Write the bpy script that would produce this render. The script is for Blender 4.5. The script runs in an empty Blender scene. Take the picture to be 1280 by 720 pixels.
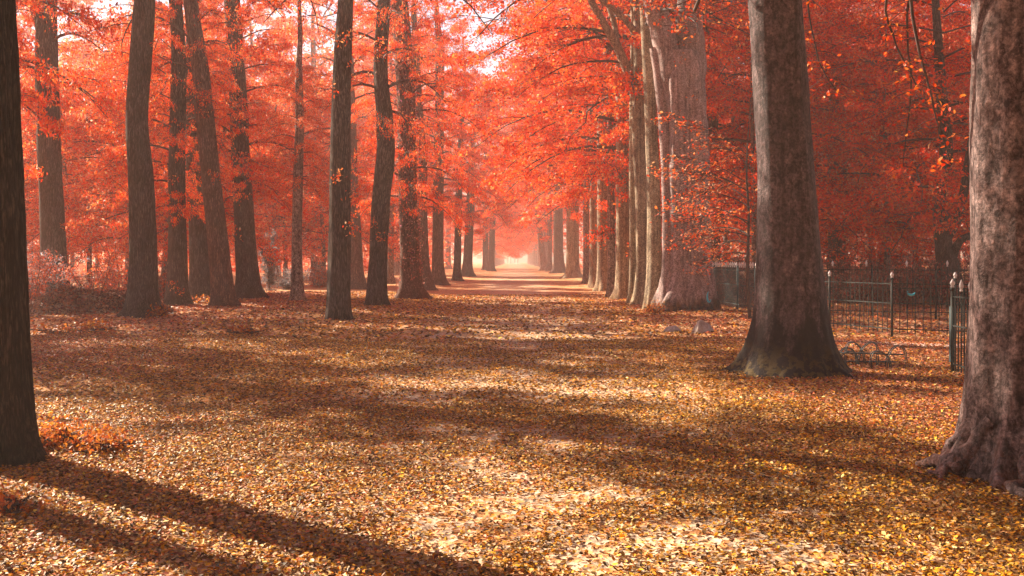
import bpy, math
import numpy as np
R = math.radians
sc = bpy.context.scene
COL = sc.collection
# ------------------------------------------------------------------ camera
F = 1244.4; CX = 645.0; HY = 325.0; EYE = 1.6
cam = bpy.data.cameras.new("camera"); cam.lens = 35; cam.sensor_width = 36
cam.shift_x = -5/1280; cam.shift_y = -35/1280; cam.clip_end = 3000; cam.clip_start = 0.1
camo = bpy.data.objects.new("camera", cam); COL.objects.link(camo)
camo.location = (0, 0, EYE); camo.rotation_euler = (R(90), 0, 0); sc.camera = camo
# ------------------------------------------------------------------ world, sun
SUN_EL = 33.0
SDX, SDY = -0.80, 0.60                      # direction (ground plane) towards the sun
w = bpy.data.worlds.new("World"); sc.world = w; w.use_nodes = True
nt = w.node_tree; bg = nt.nodes["Background"]
sky = nt.nodes.new("ShaderNodeTexSky"); sky.sky_type = 'NISHITA'; sky.sun_disc = False
sky.sun_elevation = R(SUN_EL); sky.sun_rotation = math.atan2(SDX, SDY)
sky.dust_density = 1.0; sky.air_density = 1.0; sky.ozone_density = 1.0
nt.links.new(sky.outputs[0], bg.inputs[0]); bg.inputs[1].default_value = 0.05
sun = bpy.data.lights.new("sun", 'SUN'); sun.energy = 5.0; sun.angle = R(0.5); sun.color = (1.0, 0.84, 0.63)
suno = bpy.data.objects.new("sun", sun); COL.objects.link(suno)
ce = math.cos(R(SUN_EL)); n_ = math.hypot(SDX, SDY)
import mathutils
sd = mathutils.Vector((SDX/n_*ce, SDY/n_*ce, math.sin(R(SUN_EL))))
suno.rotation_euler = sd.to_track_quat('Z', 'Y').to_euler(); suno.location = (-40, 40, 50)
sc.view_settings.view_transform = 'Standard'; sc.view_settings.look = 'None'
sc.view_settings.exposure = 1.88; sc.view_settings.gamma = 1.0
sc.render.engine = 'CYCLES'
cy = sc.cycles
cy.use_denoising = True; cy.max_bounces = 9; cy.diffuse_bounces = 5; cy.glossy_bounces = 1
cy.transmission_bounces = 7; cy.volume_bounces = 1; cy.transparent_max_bounces = 4
cy.caustics_reflective = False; cy.caustics_refractive = False; cy.sample_clamp_indirect = 6
HAZE_DENSITY = 0.0016

# ------------------------------------------------------------------ helpers
def wx(px, d): return (px - CX)/F*d
def wz(py, d): return EYE - (py - HY)/F*d
def depth(py): return F*EYE/(py - HY)

def hash3(i, j, k, seed):
    h = (i*374761393 + j*668265263 + k*2147483647 + seed*1274126177) & 0xffffffff
    h = ((h ^ (h >> 13))*1103515245) & 0xffffffff
    h = ((h ^ (h >> 16))*69069) & 0xffffffff
    return ((h ^ (h >> 15)) & 0xffff)/65535.0
def vnoise(x, y, z, seed=0):
    x = np.asarray(x, float); y = np.asarray(y, float) + 0*x; z = np.asarray(z, float) + 0*x
    xi = np.floor(x).astype(np.int64); yi = np.floor(y).astype(np.int64); zi = np.floor(z).astype(np.int64)
    fx, fy, fz = x-xi, y-yi, z-zi
    fx = fx*fx*(3-2*fx); fy = fy*fy*(3-2*fy); fz = fz*fz*(3-2*fz)
    r = 0
    for a in (0, 1):
        for b in (0, 1):
            for c in (0, 1):
                r = r + hash3(xi+a, yi+b, zi+c, seed)*(fx if a else 1-fx)*(fy if b else 1-fy)*(fz if c else 1-fz)
    return r*2-1
def fbm(x, y, z, seed=0, o=3):
    r = 0; a = 1
    for k in range(o):
        r = r + a*vnoise(np.asarray(x)*2**k, np.asarray(y)*2**k, np.asarray(z)*2**k, seed+k); a *= .5
    return r

def ground_z(x, y):
    x = np.asarray(x, float); y = np.asarray(y, float)
    far = np.clip((y-6)/30, 0, 1)
    g = 0.05*fbm(x*0.35, y*0.35, 0, 5, 2)*np.clip((np.abs(x)-1.5)/3, 0.15, 1)
    g = g + 0.012*fbm(x*1.6, y*1.6, 0, 9, 2)
    side = np.clip((np.abs(x)-3.0)/2.5, 0, 1)
    g = g + 0.10*side*side*far                      # low banks under the rows
    return g

def mk(name, V, faces, mats, parent=None, col=None, smooth=False, matidx=None):
    """faces: list of int arrays (m,k)"""
    V = np.ascontiguousarray(V, dtype=np.float32)
    if not isinstance(faces, (list, tuple)): faces = [faces]
    me = bpy.data.meshes.new(name)
    loops = np.concatenate([f.reshape(-1) for f in faces]).astype(np.int32)
    tot = np.concatenate([np.full(len(f), f.shape[1], dtype=np.int32) for f in faces])
    st = np.concatenate([[0], np.cumsum(tot)[:-1]]).astype(np.int32)
    me.vertices.add(len(V)); me.vertices.foreach_set("co", V.reshape(-1))
    me.loops.add(len(loops)); me.loops.foreach_set("vertex_index", loops)
    me.polygons.add(len(tot)); me.polygons.foreach_set("loop_start", st)
    try: me.polygons.foreach_set("loop_total", tot)
    except Exception: pass
    me.polygons.foreach_set("use_smooth", np.full(len(tot), bool(smooth)))
    if not isinstance(mats, (list, tuple)): mats = [mats]
    for m in mats: me.materials.append(m)
    if matidx is not None: me.polygons.foreach_set("material_index", np.asarray(matidx, dtype=np.int32))
    if col is not None:
        at = me.attributes.new("tint", 'FLOAT_COLOR', 'FACE')
        c4 = np.ones((len(tot), 4), dtype=np.float32); c4[:, :3] = col
        at.data.foreach_set("color", c4.reshape(-1))
    me.update(calc_edges=True)
    o = bpy.data.objects.new(name, me); COL.objects.link(o)
    if parent is not None: o.parent = parent
    return o
def tag(o, label=None, cat=None, group=None, kind=None):
    if label: o["label"] = label
    if cat: o["category"] = cat
    if group: o["group"] = group
    if kind: o["kind"] = kind
    return o
def empty(name, loc, rz=0):
    o = bpy.data.objects.new(name, None); COL.objects.link(o); o.location = loc; o.rotation_euler = (0, 0, rz)
    o.empty_display_size = .3
    return o
def cp(o, parent=None):
    c = o.copy(); COL.objects.link(c)
    if parent is not None: c.parent = parent
    return c

class Geo:
    def __init__(s): s.V = []; s.Q = []; s.n = 0; s.T = []
    def add(s, V, Q=None, T=None):
        if Q is not None and len(Q): s.Q.append(np.asarray(Q)+s.n)
        if T is not None and len(T): s.T.append(np.asarray(T)+s.n)
        s.V.append(np.asarray(V, float)); s.n += len(V)
    def build(s, name, mat, parent=None, smooth=False):
        fs = []
        if s.Q: fs.append(np.concatenate(s.Q))
        if s.T: fs.append(np.concatenate(s.T))
        return mk(name, np.concatenate(s.V), fs, mat, parent, smooth=smooth)
    def box(s, c, size, rz=0):
        x, y, z = [q/2 for q in size]
        P = np.array([(a*x, b*y, e*z) for a in (-1, 1) for b in (-1, 1) for e in (-1, 1)])
        ca, sa = math.cos(rz), math.sin(rz)
        P = np.stack([P[:, 0]*ca-P[:, 1]*sa, P[:, 0]*sa+P[:, 1]*ca, P[:, 2]], 1)+np.array(c)
        s.add(P, [(0, 1, 3, 2), (4, 6, 7, 5), (0, 4, 5, 1), (2, 3, 7, 6), (0, 2, 6, 4), (1, 5, 7, 3)])
    def tube(s, pts, rad, n=8, cap=True):
        V, Q = tube(pts, rad, n); T = None
        if cap:
            m = len(V); V = np.concatenate([V, [pts[0]], [pts[-1]]])
            T = [(m, (k+1) % n, k) for k in range(n)]+[(m+1, m-n+k, m-n+(k+1) % n) for k in range(n)]
        s.add(V, Q, T)
    def lathe(s, prof, c, n=10):
        prof = np.array(prof); th = np.arange(n)*2*math.pi/n
        V = np.stack([prof[:, 0:1]*np.cos(th), prof[:, 0:1]*np.sin(th), prof[:, 1:2]+0*th], 2).reshape(-1, 3)+np.array(c)
        s.add(V, gridq(len(prof), n))

def gridq(m, n):
    i = np.arange(m-1)[:, None]; k = np.arange(n)[None, :]
    k2 = (k+1) % n
    return np.stack([i*n+k+0*k2, i*n+k2, (i+1)*n+k2, (i+1)*n+k], 2).reshape(-1, 4)
def frames(P):
    T = np.gradient(P, axis=0); T /= np.linalg.norm(T, axis=1, keepdims=True)+1e-9
    up = np.array([0.0, 0.0, 1.0]) if abs(T[:, 2]).mean() < .8 else np.array([0.0, 1.0, 0.0])
    A = np.cross(T, up); A /= np.linalg.norm(A, axis=1, keepdims=True)+1e-9
    B = np.cross(A, T)
    return T, A, B
def tube(P, rad, n=8):
    P = np.asarray(P, float); rad = np.broadcast_to(np.asarray(rad, float), (len(P),))
    T, A, B = frames(P); th = np.arange(n)*2*math.pi/n
    V = P[:, None]+rad[:, None, None]*(A[:, None]*np.cos(th)[None, :, None]+B[:, None]*np.sin(th)[None, :, None])
    return V.reshape(-1, 3), gridq(len(P), n)
def resample(P, m):
    P = np.asarray(P, float); t = np.linspace(0, 1, len(P)); u = np.linspace(0, 1, m)
    # catmull-rom
    n = len(P); s = u*(n-1); i = np.clip(s.astype(int), 0, n-2); f = (s-i)[:, None]
    p1 = P[i]; p2 = P[i+1]; p0 = P[np.clip(i-1, 0, n-1)]; p3 = P[np.clip(i+2, 0, n-1)]
    return .5*((2*p1)+(-p0+p2)*f+(2*p0-5*p1+4*p2-p3)*f*f+(-p0+3*p1-3*p2+p3)*f**3)

# ------------------------------------------------------------------ materials
def newmat(name):
    m = bpy.data.materials.new(name); m.use_nodes = True; N = m.node_tree.nodes
    b = N["Principled BSDF"]; return m, N, m.node_tree.links, b
def ramp(N, L, src, stops):
    r = N.new("ShaderNodeValToRGB"); cr = r.color_ramp
    while len(cr.elements) < len(stops): cr.elements.new(.5)
    for e, (p, c) in zip(cr.elements, stops): e.position = p; e.color = (*c, 1)
    L.new(src, r.inputs[0]); return r.outputs[0]
def noise(N, L, vec, scale, det=6, rough=.6, dist=0):
    n = N.new("ShaderNodeTexNoise"); n.inputs["Scale"].default_value = scale; n.inputs["Detail"].default_value = det
    n.inputs["Roughness"].default_value = rough; n.inputs["Distortion"].default_value = dist
    if vec is not None: L.new(vec, n.inputs["Vector"])
    return n.outputs["Fac"]
def mapping(N, L, src, sc3):
    m = N.new("ShaderNodeMapping"); m.inputs["Scale"].default_value = sc3; L.new(src, m.inputs[0]); return m.outputs[0]
def mix(N, L, f, a, b, mode='MIX'):
    m = N.new("ShaderNodeMix"); m.data_type = 'RGBA'; m.blend_type = mode
    for s, v in ((0, f), (6, a), (7, b)):
        if isinstance(v, (int, float)): m.inputs[s].default_value = v
        elif isinstance(v, tuple): m.inputs[s].default_value = (*v, 1)
        else: L.new(v, m.inputs[s])
    return m.outputs[2]
def math_(N, L, op, a, b=0, c=0, clamp=False):
    m = N.new("ShaderNodeMath"); m.operation = op; m.use_clamp = clamp
    for s, v in enumerate((a, b, c)):
        if isinstance(v, (int, float)): m.inputs[s].default_value = v
        else: L.new(v, m.inputs[s])
    return m.outputs[0]
def bump(N, L, h, strength, dist, prev=None):
    b = N.new("ShaderNodeBump"); b.inputs["Strength"].default_value = strength; b.inputs["Distance"].default_value = dist
    L.new(h, b.inputs["Height"])
    if prev is not None: L.new(prev, b.inputs["Normal"])
    return b.outputs[0]

def leafmat(name, trans=.45, gain=1.0, rough=.45):
    m, N, L, b = newmat(name)
    a = N.new("ShaderNodeAttribute"); a.attribute_name = "tint"
    b.inputs["Roughness"].default_value = rough; b.inputs["Specular IOR Level"].default_value = .2
    L.new(a.outputs["Color"], b.inputs["Base Color"])
    if trans:
        t = N.new("ShaderNodeBsdfTranslucent"); L.new(a.outputs["Color"], t.inputs[0])
        mx = N.new("ShaderNodeMixShader"); mx.inputs[0].default_value = trans
        L.new(b.outputs[0], mx.inputs[1]); L.new(t.outputs[0], mx.inputs[2])
        L.new(mx.outputs[0], N["Material Output"].inputs["Surface"])
    return m
M = {}
M['leaf'] = leafmat('red_leaf', .5)
M['litter'] = leafmat('fallen_leaf', .12, rough=.5)
M['herb'] = leafmat('herb_leaf', .35)

def oakbark(name, base, dark, furrow=10, depth_=.02, redness=None):
    m, N, L, b = newmat(name)
    tc = N.new("ShaderNodeTexCoord"); o = tc.outputs["Object"]
    v = mapping(N, L, o, (furrow, furrow, furrow*.13))
    n1 = noise(N, L, v, 1.6, 8, .65, .8)
    vv = N.new("ShaderNodeTexVoronoi"); vv.feature = 'DISTANCE_TO_EDGE'; vv.inputs["Scale"].default_value = 2.6
    wob = N.new("ShaderNodeVectorMath"); wob.operation = 'ADD'
    nn = N.new("ShaderNodeTexNoise"); nn.inputs["Scale"].default_value = 2; L.new(v, nn.inputs["Vector"])
    L.new(v, wob.inputs[0]); L.new(nn.outputs["Color"], wob.inputs[1]); L.new(wob.outputs[0], vv.inputs["Vector"])
    crack = math_(N, L, 'MULTIPLY', vv.outputs["Distance"], 4.0, clamp=True)
    n5 = noise(N, L, mapping(N, L, o, (furrow*1.1, furrow*1.1, furrow*.05)), 2.2, 7, .7, 1.2)
    n6 = noise(N, L, mapping(N, L, o, (1, 1, .5)), 45, 4, .7)
    rid = math_(N, L, 'MULTIPLY', math_(N, L, 'ABSOLUTE', math_(N, L, 'SUBTRACT', n5, .5)), 4.5, clamp=True)
    h = math_(N, L, 'MULTIPLY', math_(N, L, 'ADD', math_(N, L, 'MULTIPLY', crack, .45), math_(N, L, 'MULTIPLY', rid, .75)), math_(N, L, 'MULTIPLY', n1, math_(N, L, 'ADD', n6, .5)))
    big = noise(N, L, o, 1.3, 3, .5)
    c = ramp(N, L, h, [(.05, dark), (.15, tuple(.6*x+.4*y for x, y in zip(base, dark))), (.25, tuple(1.25*x for x in base)), (.38, tuple(min(1, x*2.8) for x in base))])
    moss = ramp(N, L, big, [(.45, (1, 1, 1)), (.7, (.8, .78, .62))])
    c = mix(N, L, 1.0, c, moss, 'MULTIPLY')
    L.new(c, b.inputs["Base Color"]); b.inputs["Roughness"].default_value = .9; b.inputs["Specular IOR Level"].default_value = .15
    L.new(bump(N, L, h, 1.0, depth_*1.5), b.inputs["Normal"])
    return m
def beechbark(name, base, speck=.0, stain=(.015, .01, .009), stain_h=.9, moss=(.32, .22, .06), blotch=.5):
    m, N, L, b = newmat(name)
    tc = N.new("ShaderNodeTexCoord"); o = tc.outputs["Object"]
    v = mapping(N, L, o, (1, 1, .45))
    n1 = noise(N, L, v, 3.0, 8, .7, .4)
    n2 = noise(N, L, mapping(N, L, o, (4, 4, 14)), 3.0, 6, .7, .3)
    n3 = noise(N, L, o, 28, 4, .7)
    c = ramp(N, L, n1, [(.28, tuple(x*.42 for x in base)), (.45, tuple(x*.8 for x in base)), (.55, base), (.72, tuple(min(1, x*1.35) for x in base))])
    n4 = noise(N, L, mapping(N, L, o, (1, 1, .6)), 13, 6, .75, .5)
    c = mix(N, L, 1.0, c, ramp(N, L, n4, [(.40, (.32, .27, .27)), (.49, (.95, .95, .95)), (.53, (1.05, 1.05, 1.05)), (.62, (1.9, 1.85, 1.8))]), 'MULTIPLY')
    if speck: c = mix(N, L, speck, c, mix(N, L, 1.0, ramp(N, L, n1, [(.3, tuple(x*.55 for x in base)), (.5, base), (.7, tuple(x*1.3 for x in base))]), (1, 1, 1), 'MULTIPLY'))
    pale = ramp(N, L, n3, [(.42, (.5, .48, .48)), (.58, (1.5, 1.5, 1.5))])
    c = mix(N, L, .8, c, pale, 'MULTIPLY')
    # lichen patches
    lp = math_(N, L, 'GREATER_THAN', noise(N, L, o, 9, 7, .75), .60)
    c = mix(N, L, math_(N, L, 'MULTIPLY', lp, blotch), c, tuple(min(.5, 1.7*q) for q in base))
    # vertical rain streaks
    st = noise(N, L, mapping(N, L, o, (9, 9, .35)), 1.4, 5, .6)
    c = mix(N, L, 1.0, c, ramp(N, L, st, [(.35, (.55, .5, .5)), (.55, (1, 1, 1))]), 'MULTIPLY')
    # small dark knots
    vk = N.new("ShaderNodeTexVoronoi"); vk.inputs["Scale"].default_value = 3.3; L.new(o, vk.inputs["Vector"])
    kn = math_(N, L, 'LESS_THAN', vk.outputs["Distance"], .085)
    c = mix(N, L, math_(N, L, 'MULTIPLY', kn, .7), c, (.03, .02, .02))
    # wet, sooty foot of the trunk with an irregular top edge, algae above it
    sx = N.new("ShaderNodeSeparateXYZ"); L.new(o, sx.inputs[0])
    edge = math_(N, L, 'SUBTRACT', sx.outputs[2], math_(N, L, 'MULTIPLY', math_(N, L, 'SUBTRACT', noise(N, L, mapping(N, L, o, (2.6, 2.6, .5)), 1.3, 7, .72), .30), 4.2*stain_h))
    mr = N.new("ShaderNodeMapRange"); mr.inputs[1].default_value = -.12; mr.inputs[2].default_value = .18
    mr.inputs[3].default_value = 1; mr.inputs[4].default_value = 0; L.new(edge, mr.inputs[0])
    c = mix(N, L, math_(N, L, 'MULTIPLY', mr.outputs[0], .9 if stain_h > .1 else 0.0), c, stain)
    mr2 = N.new("ShaderNodeMapRange"); mr2.inputs[1].default_value = 0; mr2.inputs[2].default_value = .5
    mr2.inputs[3].default_value = 1; mr2.inputs[4].default_value = 0; L.new(sx.outputs[2], mr2.inputs[0])
    mz = math_(N, L, 'MULTIPLY', mr2.outputs[0], math_(N, L, 'GREATER_THAN', noise(N, L, o, 6, 6, .7), .5))
    c = mix(N, L, math_(N, L, 'MULTIPLY', mz, .35), c, moss)
    L.new(c, b.inputs["Base Color"]); b.inputs["Roughness"].default_value = .75; b.inputs["Specular IOR Level"].default_value = .25
    hh = math_(N, L, 'ADD', math_(N, L, 'MULTIPLY', n1, 1.0), math_(N, L, 'MULTIPLY', n2, .35))
    hh = math_(N, L, 'SUBTRACT', hh, math_(N, L, 'MULTIPLY', kn, .4))
    L.new(bump(N, L, hh, .8, .025, bump(N, L, n3, .9, .01, bump(N, L, n4, 1.0, .03))), b.inputs["Normal"])
    return m
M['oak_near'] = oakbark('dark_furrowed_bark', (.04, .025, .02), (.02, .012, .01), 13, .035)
M['oak'] = oakbark('ridged_bark', (.085, .06, .052), (.045, .03, .026), 11, .03)
M['oak_red'] = oakbark('reddish_bark', (.13, .07, .055), (.07, .035, .03), 11, .03)
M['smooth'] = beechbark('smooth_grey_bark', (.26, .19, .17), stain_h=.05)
M['beech_big'] = beechbark('mottled_beech_bark', (.105, .072, .074), stain_h=.85, blotch=.35)
M['beech_near'] = beechbark('pale_lichened_bark', (.20, .14, .135), stain_h=.05, moss=(.3, .1, .05), blotch=.6)
M['beech_row'] = beechbark('olive_beech_bark', (.34, .26, .17), speck=.5, stain_h=.05, moss=(.42, .26, .06), blotch=.2)
M['beech_wide'] = beechbark('blotched_beech_bark', (.36, .255, .24), speck=.65, stain_h=.35, moss=(.45, .2, .05), blotch=.3)
M['twig'], N, L, b = newmat('dark_twig'); b.inputs["Base Color"].default_value = (.055, .03, .025, 1); b.inputs["Roughness"].default_value = .8
tn = noise(N, L, N.new("ShaderNodeTexCoord").outputs["Object"], 14, 4)
L.new(ramp(N, L, tn, [(.3, (.035, .02, .018)), (.7, (.11, .065, .055))]), b.inputs["Base Color"])

def metal(name, c1, c2, rough=.45):
    m, N, L, b = newmat(name); o = N.new("ShaderNodeTexCoord").outputs["Object"]
    n = noise(N, L, o, 9, 6, .7)
    L.new(ramp(N, L, n, [(.4, c1), (.62, c2)]), b.inputs["Base Color"]); b.inputs["Roughness"].default_value = rough
    L.new(bump(N, L, noise(N, L, o, 60, 3), .3, .002), b.inputs["Normal"]); return m
M['iron'] = metal('dark_green_iron_paint', (.006, .010, .010), (.012, .02, .02), .75)
M['teal'] = metal('teal_iron_paint', (.012, .04, .05), (.03, .06, .07), .7)
M['white'] = metal('weathered_white_paint', (.75, .70, .70), (.5, .42, .42), .6)
M['steel'] = metal('galvanised_steel', (.06, .085, .09), (.11, .14, .15), .4)
M['cyan'] = metal('cyan_plastic', (.05, .45, .6), (.08, .5, .65), .4)
m, N, L, b = newmat('grey_boulder'); o = N.new("ShaderNodeTexCoord").outputs["Object"]
n = noise(N, L, o, 7, 8, .7)
L.new(ramp(N, L, n, [(.3, (.22, .16, .13)), (.5, (.42, .33, .28)), (.7, (.6, .5, .44))]), b.inputs["Base Color"])
b.inputs["Roughness"].default_value = .9; L.new(bump(N, L, n, .8, .04), b.inputs["Normal"]); M['rock'] = m
m, N, L, b = newmat('pale_stone'); o = N.new("ShaderNodeTexCoord").outputs["Object"]
L.new(ramp(N, L, noise(N, L, o, 2, 5), [(.3, (.55, .52, .5)), (.7, (.75, .72, .7))]), b.inputs["Base Color"]); M['stone'] = m

# ------------------------------------------------------------------ ground
def axis(breaks):
    out = []
    for a, b_, s in breaks: out.append(np.arange(a, b_, s))
    return np.concatenate(out+[[breaks[-1][1]]])
xs = axis([(-260, -60, 10), (-60, -20, 2), (-20, -8, .6), (-8, 8, .12), (8, 20, .6), (20, 60, 2), (60, 260, 10)])
ys = axis([(-60, 0, 6), (0, 4, 1), (4, 16, .12), (16, 40, .4), (40, 100, 2), (100, 560, 12)])
X, Y = np.meshgrid(xs, ys); Z = ground_z(X, Y)
nx, ny = len(xs), len(ys)
i = np.arange(ny-1)[:, None]*nx; k = np.arange(nx-1)[None, :]
GQ = np.stack([i+k, i+k+1, i+k+1+nx, i+k+nx], 2).reshape(-1, 4)
m, N, L, b = newmat('leaf_strewn_ground'); M['ground'] = m
tc = N.new("ShaderNodeTexCoord"); o = tc.outputs["Object"]
sx = N.new("ShaderNodeSeparateXYZ"); L.new(o, sx.inputs[0])
ax_ = math_(N, L, 'ABSOLUTE', math_(N, L, 'ADD', sx.outputs[0], math_(N, L, 'MULTIPLY', math_(N, L, 'SUBTRACT', noise(N, L, o, .35, 5, .6), .5), 3.2)))
pm = N.new("ShaderNodeMapRange"); pm.inputs[1].default_value = 1.5; pm.inputs[2].default_value = 2.7; pm.inputs[3].default_value = 1; pm.inputs[4].default_value = 0
L.new(ax_, pm.inputs[0])
sandc = ramp(N, L, noise(N, L, o, 11, 8, .75), [(.3, (.36, .25, .17)), (.55, (.56, .42, .31)), (.75, (.68, .55, .43))])
def leafvor(scale, stops):
    v = N.new("ShaderNodeTexVoronoi"); v.inputs["Scale"].default_value = scale
    L.new(mapping(N, L, o, (1, .8, 1)), v.inputs["Vector"])
    s = N.new("ShaderNodeSeparateColor"); L.new(v.outputs["Color"], s.inputs[0])
    return ramp(N, L, s.outputs[0], stops), v.outputs["Distance"], s.outputs[1]
lc, ld, lr = leafvor(17, [(0, (.12, .055, .03)), (.3, (.36, .17, .07)), (.55, (.6, .30, .12)), (.78, (.72, .38, .14)), (1, (.78, .58, .40))])
lc2, ld2, lr2 = leafvor(9, [(0, (.2, .08, .04)), (.35, (.5, .2, .08)), (.65, (.70, .32, .12)), (1, (.76, .5, .32))])
lc = mix(N, L, .5, lc, lc2)
# sand shows through between leaves along the path
gap = math_(N, L, 'GREATER_THAN', math_(N, L, 'ADD', lr, math_(N, L, 'MULTIPLY', noise(N, L, o, .9, 5), .9)), .86)
f = math_(N, L, 'MULTIPLY', pm.outputs[0], gap)
col = mix(N, L, f, lc, sandc)
L.new(col, b.inputs["Base Color"]); b.inputs["Roughness"].default_value = .95; b.inputs["Specular IOR Level"].default_value = .1
bh = math_(N, L, 'ADD', math_(N, L, 'MULTIPLY', ld, 1.0), math_(N, L, 'MULTIPLY', noise(N, L, o, 22, 5), .6))
L.new(bump(N, L, bh, .9, .03), b.inputs["Normal"])
V = np.stack([X, Y, Z], 2).reshape(-1, 3)
tag(mk('ground', V, GQ, M['ground'], smooth=True), 'sandy avenue floor strewn with fallen leaves', 'ground', kind='structure')

# far cross path beyond the fence: pale strip
def strip(name, pts, hw, mat, lift):
    P = resample(pts, 60); T = np.gradient(P, axis=0); T /= np.linalg.norm(T, axis=1, keepdims=True)
    Nn = np.stack([-T[:, 1], T[:, 0]], 1); cols = []
    for s in np.linspace(-1, 1, 7):
        q = P[:, :2]+Nn*hw*s*(1+.12*vnoise(P[:, :1]*1.3, P[:, 1:2]*1.3, s > 0)); cols.append(np.stack([q[:, 0], q[:, 1], ground_z(q[:, 0], q[:, 1])+lift], 1))
    A = np.stack(cols, 1).reshape(-1, 3); n = 7
    i = np.arange(59)[:, None]*n; k = np.arange(n-1)[None, :]
    return mk(name, A, np.stack([i+k, i+k+1, i+k+1+n, i+k+n], 2).reshape(-1, 4), mat, smooth=True)
m, N, L, b = newmat('pale_sand'); o = N.new("ShaderNodeTexCoord").outputs["Object"]
L.new(ramp(N, L, noise(N, L, o, 8, 8, .7), [(.35, (.42, .25, .2)), (.55, (.62, .45, .38)), (.7, (.72, .58, .5))]), b.inputs["Base Color"])
b.inputs["Roughness"].default_value = 1; M['sand'] = m
tag(strip('path', [(5.6, 18.4, 0), (8, 17.9, 0), (11, 17.4, 0), (16, 17, 0)], .33, M['sand'], .012), 'narrow pale sand track in front of the iron railing', 'path', kind='structure')

# ------------------------------------------------------------------ leaves
def rot_frames(rng, n, tilt):
    """random leaf frames: axis u in a mostly horizontal plane, normal tilted by ~tilt"""
    a = rng.uniform(0, 2*math.pi, n); t = rng.normal(0, tilt, n); r = rng.normal(0, tilt, n)
    u = np.stack([np.cos(a)*np.cos(t), np.sin(a)*np.cos(t), np.sin(t)], 1)
    v0 = np.stack([-np.sin(a), np.cos(a), 0*a], 1)
    w0 = np.cross(u, v0)
    v = v0*np.cos(r)[:, None]+w0*np.sin(r)[:, None]
    return u, v, np.cross(u, v)
def leaves(P, size, rng, tilt=.6, fold=.35, six=False, aspect=.55, curl=.0):
    n = len(P); u, v, w_ = rot_frames(rng, n, tilt)
    s = np.broadcast_to(size, (n,))[:, None]; hw = s*aspect*.5
    f = fold*rng.uniform(.2, 1.4, (n, 1))*np.sign(rng.random((n, 1))-.15)
    if six:
        c = curl*rng.uniform(-.5, 1.3, (n, 1))
        def pt(a, b_, z): return P+u*s*a+v*hw*b_+w_*(hw*f*abs(b_)+s*z)
        A = [pt(-.5, 0, c*.25), pt(-.18, 1, 0), pt(.2, .85, c*.1), pt(.5, 0, c*.4), pt(.2, -.85, c*.1), pt(-.18, -1, 0)]
        V = np.stack(A, 1).reshape(-1, 3); i = np.arange(n)[:, None]*6
        Q = np.concatenate([i+np.array([0, 3, 2, 1]), i+np.array([0, 5, 4, 3])], 1).reshape(-1, 4)
        return V, Q, 2
    A = [P-u*s*.5, P+v*hw+w_*hw*f, P+u*s*.5, P-v*hw+w_*hw*f]
    V = np.stack(A, 1).reshape(-1, 3); i = np.arange(n)[:, None]*4
    T = np.concatenate([i+np.array([0, 2, 1]), i+np.array([0, 3, 2])], 1).reshape(-1, 3)
    return V, T, 2
def pick(rng, n, pal, wts, jit=.18):
    pal = np.array(pal); c = pal[rng.choice(len(pal), n, p=np.array(wts)/sum(wts))]
    c = c*np.exp(rng.normal(0, jit, (n, 1)))*np.exp(rng.normal(0, jit*.25, (n, 3)))
    return np.clip(c, .005, .92)
RED = ([(.92, .085, .010), (.94, .15, .018), (.80, .045, .008), (.94, .26, .05), (.93, .40, .16), (.42, .03, .01)], [30, 28, 18, 14, 5, 5])
PINK = ([(.93, .11, .018), (.94, .21, .04), (.94, .35, .14), (.80, .06, .012), (.94, .50, .32)], [30, 26, 18, 18, 8])
DEEP = ([(.92, .075, .008), (.78, .04, .007), (.94, .15, .014), (.42, .025, .006), (.93, .30, .11)], [36, 20, 26, 10, 8])
BUSH = ([(.6, .12, .07), (.4, .09, .06), (.72, .3, .22), (.3, .17, .16), (.75, .16, .04), (.34, .3, .33)], [26, 18, 18, 14, 14, 10])

def leafmesh(name, P, size, pal, rng, mat, parent=None, tilt=.6, six=False, **kw):
    V, Fc, per = leaves(P, size, rng, tilt, six=six, **kw)
    c = np.repeat(pick(rng, len(P), *pal), per, axis=0)
    return mk(name, V, Fc, mat, parent, col=c)

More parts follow.
